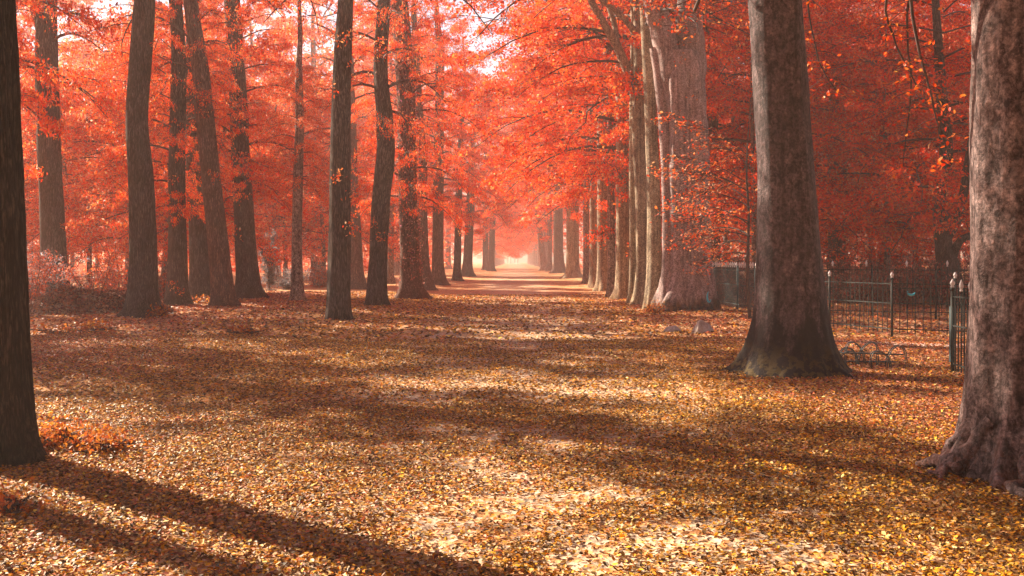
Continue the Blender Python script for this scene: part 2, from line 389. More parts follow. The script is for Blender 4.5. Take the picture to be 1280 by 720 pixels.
def crown_data(seed, h0, h1, Rr, nl, nleaf, prof='round', up=.35, droop=.5, az=None, tr0=.12, flat=.10):
    """limbs -> boughs -> twigs; returns wood Geo and leaf positions"""
    rng = np.random.default_rng(seed); g = Geo(); tw = []
    for li in range(nl):
        u = (li+.5)/nl; z = h0+(h1-h0)*u*.88+rng.normal(0, .15)
        a = li*2.399963+rng.normal(0, .25)
        if az is not None: a = az[0]+rng.uniform(-az[1], az[1])
        if prof == 'round': Lr = Rr*(.45+.75*math.sin(math.pi*(.22+.72*u)))
        elif prof == 'cone': Lr = Rr*(1.05-.85*u)
        else: Lr = Rr*(.75+.25*math.sin(math.pi*u))
        Lr *= rng.uniform(.75, 1.2)
        tt = np.linspace(0, 1, 9); sl = up*(.4+1.1*u)
        zz = z+Lr*(sl*tt-droop*(1-.6*u)*tt**2.4)
        wob = np.cumsum(rng.normal(0, .07, 9))*tt
        Pl = np.stack([Lr*tt*np.cos(a+wob), Lr*tt*np.sin(a+wob), zz+np.cumsum(rng.normal(0, .02*Lr*.3, 9))*tt], 1)
        r0 = tr0*(1-.65*u)*(.4+.12*Lr)
        g.add(*tube(Pl, .55*r0*(1-.9*tt)+.005, 5))
        nb = 9
        for bi in range(nb):
            t = .18+.8*(bi+rng.random())/nb; i0 = t*8; ii = min(int(i0), 7); p0 = Pl[ii]*(1-(i0-ii))+Pl[ii+1]*(i0-ii)
            d = Pl[ii+1]-Pl[ii]; ad = math.atan2(d[1], d[0])+(1 if bi % 2 else -1)*rng.uniform(.5, 1.1)
            Lb = Lr*rng.uniform(.28, .5)*(1.15-.6*t); sb = rng.uniform(-.15, .3)
            s = np.linspace(0, 1, 5)
            Pb = p0+np.stack([Lb*s*math.cos(ad), Lb*s*math.sin(ad), Lb*(sb*s-.35*droop*s*s)], 1)+np.cumsum(rng.normal(0, .02*Lb, (5, 3)), 0)*s[:, None]
            g.add(*tube(Pb, r0*.2*(1-t*.6)*(1-.8*s)+.003, 3))
            for ti in range(7):
                t2 = .15+.85*(ti+rng.random())/7; j0 = t2*4; jj = min(int(j0), 3); q0 = Pb[jj]*(1-(j0-jj))+Pb[jj+1]*(j0-jj)
                at = ad+(1 if ti % 2 else -1)*rng.uniform(.3, 1.0); Lt = rng.uniform(.35, .95)*(.4+.12*Rr)
                q1 = q0+np.array([Lt*math.cos(at), Lt*math.sin(at), rng.uniform(-.6, .25)*Lt])
                g.add(*tube(np.stack([q0, (q0+q1)/2+rng.normal(0, .02, 3), q1]), [.008, .005, .003], 3))
                tw.append((q0, q1))
    tw = np.array(tw)
    # leaf density varies per twig: gaps and clumps
    wt = rng.gamma(1.5, 1, len(tw)); k = rng.choice(len(tw), nleaf, p=wt/wt.sum())
    t = rng.random((nleaf, 1))**.8
    P = tw[k, 0]*(1-t)+tw[k, 1]*t+rng.normal(0, 1, (nleaf, 3))*np.array([.13, .13, flat])
    return g, P
protos = {}
def crown_proto(key, seed, pal, nleaf, size, **kw):
    g, P = crown_data(seed, nleaf=nleaf, **kw)
    rng = np.random.default_rng(seed+99)
    br = g.build('branches', M['twig'], smooth=True)
    sz = size*rng.uniform(.6, 1.3, len(P))
    cr = leafmesh('crown', P, sz, pal, rng, M['leaf'], tilt=.75)
    protos.setdefault(key, []).append((br, cr))
for s in range(3):   # tall avenue crowns with drooping lower boughs
    crown_proto('avenue', 11+s, RED, 38000, .17, h0=5.6, h1=21, Rr=5.4, nl=34, up=.4, droop=.55, tr0=.13)
for s in range(3):
    crown_proto('high', 21+s, RED, 11000, .13, h0=8.5, h1=22, Rr=5.0, nl=24, up=.5, droop=.5, tr0=.16)
for s in range(4):   # understorey
    crown_proto('low', 31+s, PINK, 26000, .135, h0=1.6, h1=10.5, Rr=4.0, nl=30, up=.3, droop=.5, tr0=.10, prof='col')
for s in range(3):
    crown_proto('deep', 41+s, DEEP, 30000, .12, h0=1.8, h1=11, Rr=4.2, nl=30, up=.3, droop=.6, tr0=.11, prof='col')
for s in range(3):   # tall forest
    crown_proto('forest', 51+s, PINK, 28000, .24, h0=3.5, h1=22, Rr=5.5, nl=32, up=.35, droop=.5, tr0=.16, prof='col')
RUST = ([(.30, .12, .05), (.40, .18, .07), (.2, .07, .03)], [1, 1, 1])  # brown leaves for the added beeches, to keep red bounce light down
crown_proto('rust', 71, RUST, 34000, .17, h0=5.6, h1=22, Rr=6.0, nl=30, up=.45, droop=.75, tr0=.16)
used = set()
def put_crown(parent, key, k, rz=0, s=1.0, sz=1.0, z=0.0, xy=(0, 0)):
    br, cr = protos[key][k % len(protos[key])]
    out = []
    for o_ in (br, cr):
        if o_.name in used: c = cp(o_, parent)
        else: c = o_; used.add(o_.name); c.parent = parent
        c.location = (xy[0], xy[1], z); c.rotation_euler = (0, 0, rz); c.scale = (s, s, s*sz); out.append(c)
    return out

# ------------------------------------------------------------------ trunks
def trunk_geo(path, rad, seed=0, flare=.45, fh=.35, lobes=5, lobe=.35, lh=.3, ridge=0.0, nr=70, ns=40, lump=.05, phase=0, zdense=1.0, flute=.05):
    """path local points (x,y,z), rad per point"""
    u = np.linspace(0, 1, nr)**(1/ (1/1.6) if zdense > 1 else 1.0)
    m = len(path); P = resample(path, 400); rr = np.interp(np.linspace(0, 1, 400), np.linspace(0, 1, m), rad)
    idx = u*399; i0 = np.clip(idx.astype(int), 0, 398); f_ = (idx-i0)[:, None]
    P = P[i0]*(1-f_)+P[i0+1]*f_; r = rr[i0]*(1-f_[:, 0])+rr[i0+1]*f_[:, 0]
    th = np.arange(ns)*2*math.pi/ns; z = P[:, 2:3]; zz = np.maximum(z, 0)
    C, S = np.cos(th)[None], np.sin(th)[None]
    Rr = r[:, None]*(1+flare*np.exp(-zz/fh)+0*C)
    lob = np.maximum(0, np.cos(lobes*(th[None]-phase)/1.0+1.2*np.sin(th[None]*2+seed)))**1.5
    Rr = Rr*(1+lobe*np.exp(-zz/lh)*lob)
    Rr = Rr*(1+flute*np.exp(-zz/(2.5+lh*5+(flute > .06)*20))*np.cos(lobes*(th[None]-phase)+seed))
    Rr = Rr*(1+lump*fbm(C*1.3+seed*7.1, S*1.3, z*.55, seed, 3)+lump*.35*fbm(C*3+seed, S*3, z*2.2, seed+3, 2))
    Rr = Rr*(1+np.exp(-zz/.35)*lobe*.28*fbm(C*4.5+seed, S*4.5, z*3.5, seed+5, 3))
    if ridge:
        q = th[None]*r[:, None].mean()
        rd = 1-np.abs(vnoise(C*7+.35*np.sin(z*2.5)+seed, S*7+.3*np.cos(z*2.1), z*1.1, seed+8))*2
        rd2 = 1-np.abs(vnoise(C*14+seed, S*14, z*3.2, seed+9))*2
        Rr = Rr+ridge*(rd+.45*rd2)
    V = np.stack([P[:, 0:1]+Rr*C, P[:, 1:2]+Rr*S, z+0*C], 2).reshape(-1, 3)
    return V, gridq(nr, ns)
def limb_pts(name, pts, r, mat, parent, n=12):
    P = resample(pts, 22); rr = np.interp(np.linspace(0, 1, 22), np.linspace(0, 1, len(r)), r)
    rr = rr*(1+.05*np.sin(np.arange(22)*1.9)); V, Q = tube(P, rr, n); return mk(name, V, Q, mat, parent, smooth=True)

def tree(name, label, prof, base_y, wpx, mat, d=None, top=18.0, crown=None, k=0, rz=0, cs=1, czs=1, cz=0, group=None, limbs=(), cat='tree', lumpy=.05, **kw):
    """prof: [(px,py)] trunk centre line from the foot up; wpx: widths in px at those rows"""
    d = d or depth(base_y); x0 = wx(prof[0][0], d); z0 = float(ground_z(x0, d))
    e = tag(empty(name, (x0, d, z0)), label, cat, group)
    pts = [(0, 0, -.25)]; rad = [wpx[0]*d/F/2]
    for (px, py), w_ in zip(prof, wpx):
        z = max(0, wz(py, d)-z0); pts.append((wx(px, d)-x0, 0, z)); rad.append(w_*d/F/2)
    lx, lz = pts[-1][0], pts[-1][2]
    if top > lz+1:
        sl = (pts[-1][0]-pts[-2][0])/max(.5, pts[-1][2]-pts[-2][2])*.5; rng = np.random.default_rng(int(abs(x0*100+d*7)))
        for f in (.3, .6, 1):
            h = (top-lz)*f; pts.append((lx+sl*h+rng.normal(0, .12), rng.normal(0, .3)*f, lz+h)); rad.append(rad[len(prof)]*(1-.75*f))
    # uniform-ish in z
    pts = np.array(pts); rad = np.array(rad)
    zs = np.linspace(0, 1, 14)**1.25*(pts[-1, 2]-pts[0, 2])+pts[0, 2]
    pp = np.stack([np.interp(zs, pts[:, 2], pts[:, 0]), np.interp(zs, pts[:, 2], pts[:, 1]), zs], 1)
    rr = np.interp(zs, pts[:, 2], rad)
    kw.setdefault('nr', 80); kw.setdefault('ns', 36)
    V, Q = trunk_geo(pp, rr, seed=int(abs(prof[0][0])) % 97, lump=lumpy, **kw)
    mk('trunk', V, Q, mat, e, smooth=True)
    for lb in limbs:
        P = [(wx(px, d)-x0, dy, wz(py, d)-z0) for px, py, dy in lb[0]]
        limb_pts('limb', P, [q*d/F/2 for q in lb[1]], mat, e)
    if crown: put_crown(e, crown, k, rz, cs, czs, cz, (np.interp(10, pp[:, 2], pp[:, 0]), 0))
    return e, d, z0
def sprigs(e, d, z0, spots, seed, n=26, pal=PINK, size=.09, spread=.3):
    """short leafy side shoots growing from a trunk; spots in px"""
    rng = np.random.default_rng(seed)
    for (px, py, dx, dy) in spots:
        a = np.array([wx(px, d)-e.location.x, -.25, wz(py, d)-z0]); b_ = a+np.array([dx, -.35, dy]); g = Geo()
        g.add(*tube(np.stack([a+np.array([0, .3, -.05]), (a+b_)/2+[0, 0, .06], b_]), [.012, .008, .004], 4))
        t = rng.random((n, 1))**.6; P = a*(1-t)+b_*t+rng.normal(0, spread*.3, (n, 3))
        so = g.build('side_shoot', M['twig'], e); leafmesh('leaves', P, size, pal, rng, M['leaf'], so, tilt=.7)

O, BR = M['oak'], M['beech_row']
rowL = 'left row of the avenue'
# foreground oak at the frame edge
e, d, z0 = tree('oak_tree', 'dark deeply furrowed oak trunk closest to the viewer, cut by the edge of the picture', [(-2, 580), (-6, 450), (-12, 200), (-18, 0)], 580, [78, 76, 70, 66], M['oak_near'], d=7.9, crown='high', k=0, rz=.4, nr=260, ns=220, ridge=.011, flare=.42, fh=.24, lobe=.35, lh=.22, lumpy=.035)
for j, (x, y, cs_, cz_, key) in enumerate([(-15.2, 21.2, .33, 2.6, 'avenue'), (-22, 26.6, .4, 2.3, 'avenue'), (-27.5, 31.5, .45, 2.2, 'avenue'), (-16.5, 29.2, .6, 1.5, 'avenue'), (-24, 36, .7, 1.4, 'high'), (-20.5, 33.5, .6, 1.5, 'avenue'), (-8.7, 16.0, .5, 1.6, 'high')]):  # unseen oaks added for shade, crowns narrowed to throw strips across the foreground
    px = CX+x/y*F
    tree('oak_tree', 'unseen oak added to shade the foreground, beyond the furrowed oak', [(px, HY+EYE*F/y), (px, 200), (px, 0)], 0, [.7/y*F, .6/y*F, .55/y*F], M['oak'], d=y, crown=key, k=j, rz=j*1.7, cs=cs_, czs=cz_, group='oaks outside the picture', nr=40, ns=20)
for j, (x, y) in enumerate([(5.2, 2.2), (-5.8, .6), (9.5, 6.5), (5.0, -3.5), (-4.8, -5), (5.3, -13), (-5.2, -14), (12.5, 2), (15, 10), (12.5, -8), (-13, -9), (-15, 0), (21, 17), (0.5, -24), (10, -20), (-10, -22), (22, 3)]):  # unseen beeches added to block sky light and deepen the shade
    px = CX; e = tag(empty('beech_tree', (x, y, float(ground_z(x, y)))), 'unseen beech added around the viewer to cut the sky light', 'tree', 'added beeches cutting the sky light')
    V, Q = trunk_geo([(0, 0, -.3), (0, 0, 2), (.1, 0, 8), (0, .2, 14), (0, 0, 20)], [.45, .4, .33, .2, .05], seed=j, nr=40, ns=20); mk('trunk', V, Q, M['smooth'], e, smooth=True)
    put_crown(e, 'rust', j, j*1.9, 1.15, 1.0, .5)
x, y = -12.2, 13.1; px = CX+x/y*F
tree('oak_tree', 'slender oak of the wood beside the furrowed oak, outside the picture', [(px, HY+EYE*F/y), (px, 200), (px, 0)], 0, [.5/y*F, .44/y*F, .4/y*F], M['oak'], d=y, crown='high', k=1, cs=.4, czs=2, cz=5, group='oaks outside the picture', nr=40, ns=20)
# left side
e, d, z0 = tree('oak_tree', 'leaning forked trunk rising behind the heap of leaves next to the furrowed oak', [(70, 378), (66, 280), (61, 180), (58, 60), (60, 0)], 378, [32, 29, 27, 27, 22], O, crown='high', cs=.68, czs=1.4, k=1, rz=1.2,
     limbs=[([(58, 75, 0), (50, 35, .1), (38, 0, .2), (25, -60, .3)], [18, 14, 12, 8])])
sprigs(e, d, z0, [(78, 285, .5, .1), (50, 170, -.4, .1), (76, 160, .7, .3)], 1)
e, d, z0 = tree('oak_tree', 'stout straight ridged trunk with slight bow beside the bramble bank, between two heaps of leaves', [(178, 399), (179, 320), (177, 230), (171, 150), (176, 70), (181, 0)], 399, [36, 32, 31, 27, 26, 26], O, crown='high', cs=.68, czs=1.4, k=2, rz=2.2, flare=.3)
sprigs(e, d, z0, [(165, 245, -.3, .4), (192, 60, .6, .3)], 2)
e, d, z0 = tree('oak_tree', 'straight trunk behind the stout bowed one, with small shoots at its foot', [(222, 385), (222, 300), (221, 200), (224, 60)], 385, [25, 22, 20, 18], O, crown='avenue', cs=.3, czs=1.8, k=0, rz=.2)
sprigs(e, d, z0, [(219, 360, .1, .2), (225, 366, .2, .1), (215, 228, .4, .1)], 3)
tree('oak_tree', 'shorter looking trunk half hidden by the leaning one', [(251, 380), (248, 300), (243, 220), (240, 80)], 380, [25, 22, 20, 17], O, crown='high', cs=.33, czs=2, k=0, rz=3.2)
e, d, z0 = tree('oak_tree', 'slender trunk leaning clearly to the left with pale lit edge', [(280, 386), (273, 310), (262, 210), (253, 110), (246, 50), (237, 0)], 386, [28, 25, 23, 22, 19, 17], M['oak_red'], crown='high', cs=.33, czs=2, k=1, rz=.9, flare=.25)
e, d, z0 = tree('oak_tree', 'dark trunk with spreading foot right of the leaning one, leaves across its upper half', [(312, 376), (307, 300), (302, 220), (297, 110), (290, 0)], 376, [30, 25, 23, 22, 20], O, crown='avenue', cs=.45, czs=1.5, k=1, rz=2.0)
sprigs(e, d, z0, [(312, 250, .5, .3), (300, 240, -.4, .2), (298, 60, .5, .2)], 4)
tree('beech_tree', 'thin smooth pinkish trunk that vanishes into red leaves above head height', [(371, 380), (371, 300), (373, 210), (375, 150)], 380, [15, 12.5, 12, 11], M['smooth'], crown='low', cs=.3, czs=1.8, k=1, rz=.3, cz=3.2, top=12, nr=60, flare=.25)
e, d, z0 = tree('oak_tree', 'dark straight ridged trunk nearest to the path in the left row', [(423, 401), (424, 340), (425, 260), (426, 160), (428, 80), (432, 0)], 401, [30, 27, 26, 26, 22, 19], O, crown='high', cs=.68, czs=1.4, k=2, rz=4.0, flare=.16, fh=.2, lobe=.12, nr=120, ns=60)
sprigs(e, d, z0, [(432, 250, .5, .25), (434, 285, .35, .0), (415, 232, .3, .3), (428, 120, -.5, .2), (418, 60, .6, .2), (436, 90, .5, .3)], 5, n=34)
tree('oak_tree', 'trunk standing just behind the dark straight one, with flared foot', [(446, 363), (444, 300), (440, 230), (438, 150), (436, 90)], 363, [20, 16, 15, 14, 13], M['oak_red'], crown='high', cs=.5, czs=1.6, k=0, rz=1.9)
e, d, z0 = tree('oak_tree', 'crooked trunk with a kink and burrs halfway up', [(470, 384), (472, 330), (476, 250), (483, 180), (479, 130), (474, 100), (478, 40), (480, 0)], 384, [26, 23, 22, 24, 20, 17, 19, 16], O, crown='high', cs=.4, czs=1.8, k=1, rz=5.1, flare=.15, fh=.2, lobe=.15, lumpy=.09, nr=130, ns=50)
sprigs(e, d, z0, [(464, 290, .2, .4), (470, 300, .3, .1), (466, 60, .5, .2), (470, 95, -.5, .2)], 6, n=30)
# ivy trunk
e, d, z0 = tree('ivy_clad_tree', 'trunk wrapped in climbing ivy with spreading foot beside the crooked one', [(514, 374), (512, 330), (510, 250), (508, 130), (500, 0)], 374, [30, 24, 23, 22, 22], M['oak_red'], crown='avenue', cs=.42, czs=1.6, k=2, rz=.5, flare=.5, fh=.3, nr=110, ns=44)
rng = np.random.default_rng(7); n = 5200
zz = rng.uniform(.4, 13, n); th = rng.uniform(0, 2*math.pi, n)
cxp = np.interp(zz, [0, 3, 7, 12], [0, -.1, -.2, -.45]); rr = .40+rng.gamma(1.5, .045, n)+.04*np.sin(zz*3+th*2)
keep = (vnoise(np.cos(th)*1.6, np.sin(th)*1.6, zz*.6, 3) > -.35)
P = np.stack([cxp+rr*np.cos(th), rr*np.sin(th), zz], 1)[keep]
leafmesh('ivy', P, .1, ([(.30, .10, .08), (.5, .14, .09), (.16, .06, .055), (.6, .3, .25), (.45, .12, .2)], [30, 24, 26, 12, 6]), rng, M['leaf'], e, tilt=1.1)
tree('oak_tree', 'slim reddish bent trunk right behind the ivy-clad one', [(534, 364), (530, 330), (528, 260), (529, 200), (523, 140), (520, 60)], 364, [16, 13, 12, 10, 11, 9], M['oak_red'], crown='high', cs=.5, czs=1.6, k=0, rz=4)
tree('beech_tree', 'brown trunk with horizontal twigs, seventh from the front of the left row', [(548, 358), (547, 320), (548, 240), (549, 150), (550, 60)], 358, [17, 14, 13.5, 12, 10], M['oak_red'], crown='avenue', k=0, rz=2.6, cs=.5, czs=1.6)
tree('beech_tree', 'narrow trunk just left of the leaning pair partner along the avenue', [(571, 352), (572, 320), (573, 260), (575, 200)], 352, [10, 9, 8.5, 7.5], M['oak'], crown='avenue', cs=.62, czs=1.4, k=1, rz=.9)
tree('beech_tree', 'trunk leaning towards the path, right of the narrow one', [(584, 346), (585, 320), (587, 270), (590, 220)], 346, [14, 11.5, 11, 10], M['oak'], crown='avenue', k=2, rz=1.9, cs=.65, czs=1.4)
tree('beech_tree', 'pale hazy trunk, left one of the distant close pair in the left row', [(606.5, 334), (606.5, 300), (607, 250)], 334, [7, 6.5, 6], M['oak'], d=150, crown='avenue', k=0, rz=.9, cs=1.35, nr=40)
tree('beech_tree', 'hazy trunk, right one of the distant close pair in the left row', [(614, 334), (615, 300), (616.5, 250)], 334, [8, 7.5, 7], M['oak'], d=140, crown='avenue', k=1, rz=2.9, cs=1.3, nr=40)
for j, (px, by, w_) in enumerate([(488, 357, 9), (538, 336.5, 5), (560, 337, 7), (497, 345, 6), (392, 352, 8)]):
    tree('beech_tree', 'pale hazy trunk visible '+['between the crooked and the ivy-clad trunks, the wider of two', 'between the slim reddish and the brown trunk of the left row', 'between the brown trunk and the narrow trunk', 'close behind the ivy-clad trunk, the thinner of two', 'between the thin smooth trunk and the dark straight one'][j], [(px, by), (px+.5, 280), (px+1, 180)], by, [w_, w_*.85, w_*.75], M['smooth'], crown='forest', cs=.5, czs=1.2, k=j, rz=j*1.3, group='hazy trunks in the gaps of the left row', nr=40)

# right row --------------------------------------------------------------
e, d, z0 = tree('beech_tree', 'massive pale lichened trunk with gnarled roots at the picture edge', [(1284, 590), (1280, 500), (1277, 400), (1277, 200), (1278, 0)], 590, [144, 134, 126, 124, 120], M['beech_near'], d=7.5, top=20, crown='high', k=2, rz=.7, nr=320, ns=200, flare=.36, fh=.28, lobe=.3, lh=.26, lobes=7, lumpy=.08, phase=.3)
for j, (a, Lr, r0) in enumerate([(-3.1, .55, .06), (-2.8, .38, .055), (-2.5, .5, .07), (-2.2, .62, .06), (-2.0, .42, .05), (-1.8, .8, .07), (-1.5, .5, .05), (-1.2, .7, .065), (2.8, .5, .06), (.3, .6, .08)]):
    t = np.linspace(0, 1, 16); rng = np.random.default_rng(j+60)
    aa = a+np.cumsum(rng.normal(0, .10, 16)); rd = .38+Lr*t
    P = np.stack([rd*np.cos(aa), rd*np.sin(aa), .36*(1-t)**3+.065-.13*t**3+.015*np.sin(t*9+j)], 1)
    V, Q = tube(P, 1.15*r0*(1-.75*t)*(1+.12*np.sin(t*14+j)), 14); V = V+.022*np.stack([vnoise(V[:, 0]*14, V[:, 1]*14, V[:, 2]*14, q) for q in range(3)], 1)
    mk('root', V, Q, M['beech_near'], e, smooth=True)
for j, pl in enumerate([[(1240, -230, .0), (1150, -260, 3.5), (1118, -120, 4.2), (1100, 0, 4.6), (1128, 80, 4.8), (1150, 120, 4.9)],
                        [(1250, -200, .1), (1185, -220, 3.0), (1150, -60, 3.8), (1158, 60, 4.0), (1176, 130, 4.1), (1197, 190, 4.2)],
                        [(1240, -240, .0), (1120, -300, 5.0), (1030, -140, 6.5), (1010, -30, 6.8), (1022, 60, 7.0), (1050, 110, 7.1)],
                        [(1245, -210, .1), (1170, -240, 4.6), (1146, -80, 5.4), (1136, 20, 5.6), (1142, 110, 5.7), (1139, 200, 5.8)]]):
    P = resample([(wx(px, d+dy)-e.location.x, dy, wz(py, d+dy)-z0) for px, py, dy in pl], 30); rng = np.random.default_rng(300+j)
    P = P+np.cumsum(rng.normal(0, .012, (30, 3)), 0); t = np.linspace(0, 1, 30)
    g = Geo(); g.add(*tube(P, .035*(1-t)**1.3+.006, 6)); LP = []
    for q in range(13, 30):
        for sgn in (-1, 1):
            if rng.random() < .35: continue
            Lt = rng.uniform(.15, .5); q1 = P[q]+np.array([sgn*Lt*.8, rng.normal(0, .15), -Lt*rng.uniform(.1, .7)])
            g.add(*tube(np.stack([P[q], (P[q]+q1)/2+[0, 0, .03], q1]), [.005, .004, .002], 4))
            m_ = rng.integers(2, 9); tt_ = rng.random((m_, 1)); LP.append(P[q]*(1-tt_)+q1*tt_+rng.normal(0, .02, (m_, 3)))
    ho = g.build('hanging_branch', M['twig'], e, True); leafmesh('leaves', np.concatenate(LP), .07, RED, rng, M['leaf'], ho, tilt=.7, six=True)
e, d, z0 = tree('beech_tree', 'tall grey beech with black-stained flaring foot, beside the bicycle rack', [(991, 467), (990, 430), (988, 350), (981, 200), (968, 0)], 467, [104, 96, 80, 68, 66], M['beech_big'], d=14.2, top=20, crown='high', k=0, rz=2.4, nr=240, ns=150, flare=.42, fh=.30, lobe=.3, lh=.28, lobes=5, lumpy=.045, phase=.5)
# wide double trunk
BW = M['beech_wide']
e, d, z0 = tree('beech_tree', 'very wide blotched beech that forks high up, boulders lying before its foot', [(858, 391), (860, 340), (860, 240), (856, 140), (853, 90), (852, 66)], 391, [64, 55, 53, 53, 50, 42], BW, d=30.0, top=5, nr=170, ns=130, flare=.16, fh=.5, lobe=.3, lh=.9, lumpy=.13, flute=.13, lobes=4, phase=.9,
     limbs=[([(843, 150, 0), (838, 90, -.1), (828, 40, 0), (817, 0, 0), (805, -90, .3), (790, -220, .6)], [24, 31, 31, 28, 22, 14]), ([(862, 150, 0), (865, 80, .1), (863, 40, .1), (862, 0, .2), (866, -100, .2), (880, -230, -.3)], [30, 38, 35, 34, 28, 16]),
            ([(829, 394, -.35), (832, 330, -.3), (832, 240, -.2), (828, 140, -.1), (818, 60, 0)], [20, 13, 12, 14, 12])], crown='high', k=1, rz=1.4, cs=1.1)
sprigs(e, d, z0, [(838, 60, .6, .3), (842, 130, .6, .2), (835, 90, .4, .4), (846, 152, .5, -.2), (826, 15, .5, .2)], 8, n=20)
e, d, z0 = tree('beech_tree', 'slender olive trunk pressed against the wide forked beech', [(817, 391), (818, 340), (817, 240), (813, 130), (806, 0)], 391, [24, 18, 17, 15, 13], BR, d=30.9, crown='high', k=2, rz=5, nr=110, ns=40, flare=.3)
e, d, z0 = tree('beech_tree', 'pale trunk with knuckled fork and long limbs arching over the avenue', [(801, 383), (803, 330), (801, 240), (797, 150), (800, 90), (798, 0)], 383, [19, 15, 15, 17, 15, 13], BR, d=34.9, crown='high', k=2, rz=3, cz=.5, nr=110, ns=40, flare=.3,
     limbs=[([(798, 125, 0), (790, 104, -.05), (773, 63, -.1), (753, 30, -.3), (735, 0, -.5), (705, -70, -1)], [15, 13, 11, 9.5, 8.5, 5]),
            ([(803, 55, 0), (788, 34, -.1), (773, 20, -.3), (743, 0, -.6), (700, -35, -1)], [11, 8, 7, 6, 4]),
            ([(772, 60, -.1), (768, 30, 0), (760, 0, .2), (756, -40, .3)], [7, 7, 6, 4])])
for (lab, px, by, w_, m_, ck) in [
    ('narrow shaded trunk, third behind the wide forked beech', 792, 381, 11, 'beech_row', 0),
    ('rounded grey olive trunk, fourth behind the wide forked beech', 778.5, 374, 17, 'beech_row', 1),
    ('thin trunk, fifth behind the wide forked beech', 764.5, 371.5, 10, 'smooth', 2),
    ('sturdy trunk with splayed foot, sixth behind the wide forked beech', 754, 365, 15, 'beech_row', 0),
    ('thin trunk, seventh behind the wide forked beech', 742, 360, 9, 'beech_row', 1),
    ('dark thin trunk closing the dense right row', 733, 355.5, 8, 'smooth', 2)]:
    d_ = depth(by)
    tree('beech_tree', lab, [(px, by), (px, 320), (px-.5, 240), (px-1, 150)], by, [w_*1.1, w_, w_*.96, w_*.85], M[m_], crown='avenue', k=ck, rz=px*1.7, nr=60, cs=.85, cz=2.6 if d_ < 40 else .5, flare=.35, lobes=4)
tree('beech_tree', 'broad olive trunk standing apart on the right of the far avenue', [(716, 348.5), (716, 320), (716, 260), (716, 200)], 348.5, [18, 16, 15.5, 14], BR, crown='avenue', k=1, rz=.4, cs=1.15, cz=1, nr=60)
tree('beech_tree', 'reddish trunk with brightly lit left edge, next after the broad olive one', [(699, 342), (698, 320), (697.5, 270), (697, 230)], 342, [15, 12.5, 12, 11], M['oak_red'], crown='avenue', k=2, rz=2.4, cs=1.3, cz=.5, nr=60)
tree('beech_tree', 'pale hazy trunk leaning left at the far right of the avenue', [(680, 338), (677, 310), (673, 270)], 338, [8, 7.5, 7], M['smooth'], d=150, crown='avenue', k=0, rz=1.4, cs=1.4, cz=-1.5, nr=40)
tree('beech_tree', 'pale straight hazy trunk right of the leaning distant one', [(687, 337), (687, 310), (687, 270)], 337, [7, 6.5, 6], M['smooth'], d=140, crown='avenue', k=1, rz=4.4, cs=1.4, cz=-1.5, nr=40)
# the distant avenue
for j in range(11):
    d_ = 178+j*24
    for s in (-1, 1):
        px = CX+s*5.2/d_*F
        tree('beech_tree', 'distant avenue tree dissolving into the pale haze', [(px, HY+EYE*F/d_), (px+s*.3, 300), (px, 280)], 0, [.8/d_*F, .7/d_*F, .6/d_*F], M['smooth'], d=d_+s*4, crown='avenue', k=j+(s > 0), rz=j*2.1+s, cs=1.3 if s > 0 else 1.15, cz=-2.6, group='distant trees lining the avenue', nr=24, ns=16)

# trees behind the railing
tree('beech_tree', 'reddish brown trunk behind the iron railing, framed by two big beeches', [(1048, 366), (1047, 330), (1047, 240), (1046, 170), (1044, 100)], 366, [27, 25, 25, 22, 17], M['oak_red'], d=43, crown='deep', k=0, rz=1.1, cz=2.5, cs=1.3)
tree('beech_tree', 'thick-stemmed old tree forking low behind the gate', [(1187, 372), (1185, 330), (1180, 310)], 372, [34, 28, 22], M['oak'], d=34, top=3.2, crown='deep', k=1, rz=2.1, cs=1.1, cz=1.0,
     limbs=[([(1184, 330, 0), (1175, 290, 0), (1176, 240, .1), (1186, 190, .2), (1182, 100, .4), (1175, -40, .5)], [24, 15, 16, 17, 13, 8]),
            ([(1188, 330, 0), (1178, 305, -.2), (1192, 275, -.3), (1200, 240, -.3), (1215, 120, -.4)], [20, 12, 11, 11, 6]),
            ([(1190, 320, 0), (1195, 300, -.4), (1212, 292, -.5), (1235, 270, -.5)], [12, 9, 8, 5])])
tree('beech_tree', 'shadowy trunk glimpsed between the wide forked beech and the tall grey beech', [(893, 372), (893, 300), (891, 150), (889, 0)], 372, [16, 14, 14, 12], M['oak_red'], d=42, crown='deep', k=2, rz=.6, cz=1.5, cs=1.2)

# ------------------------------------------------------------------ young beech by the railing
g, P = crown_data(77, 1.5, 4.6, 2.2, 13, 3000, prof='col', up=.55, droop=.55, az=(2.9, 1.15), tr0=.05, flat=.03)
d = 26.0; x0 = wx(938, d)
e = tag(empty('young_beech', (x0, d, float(ground_z(x0, d)))), 'slim young beech with pale red drooping sprays in front of the teal railing', 'tree')
limb_pts('trunk', [(0, 0, -.1), (-.08, 0, 1), (-.02, .1, 2.6), (-.1, 0, 4), (0, 0, 5.6)], [.05, .045, .035, .025, .01], M['twig'], e, 8)
g.build('branches', M['twig'], e, True)
rng = np.random.default_rng(5); leafmesh('crown', P, .10*rng.uniform(.7, 1.2, len(P)), PINK, rng, M['leaf'], e, tilt=.5)
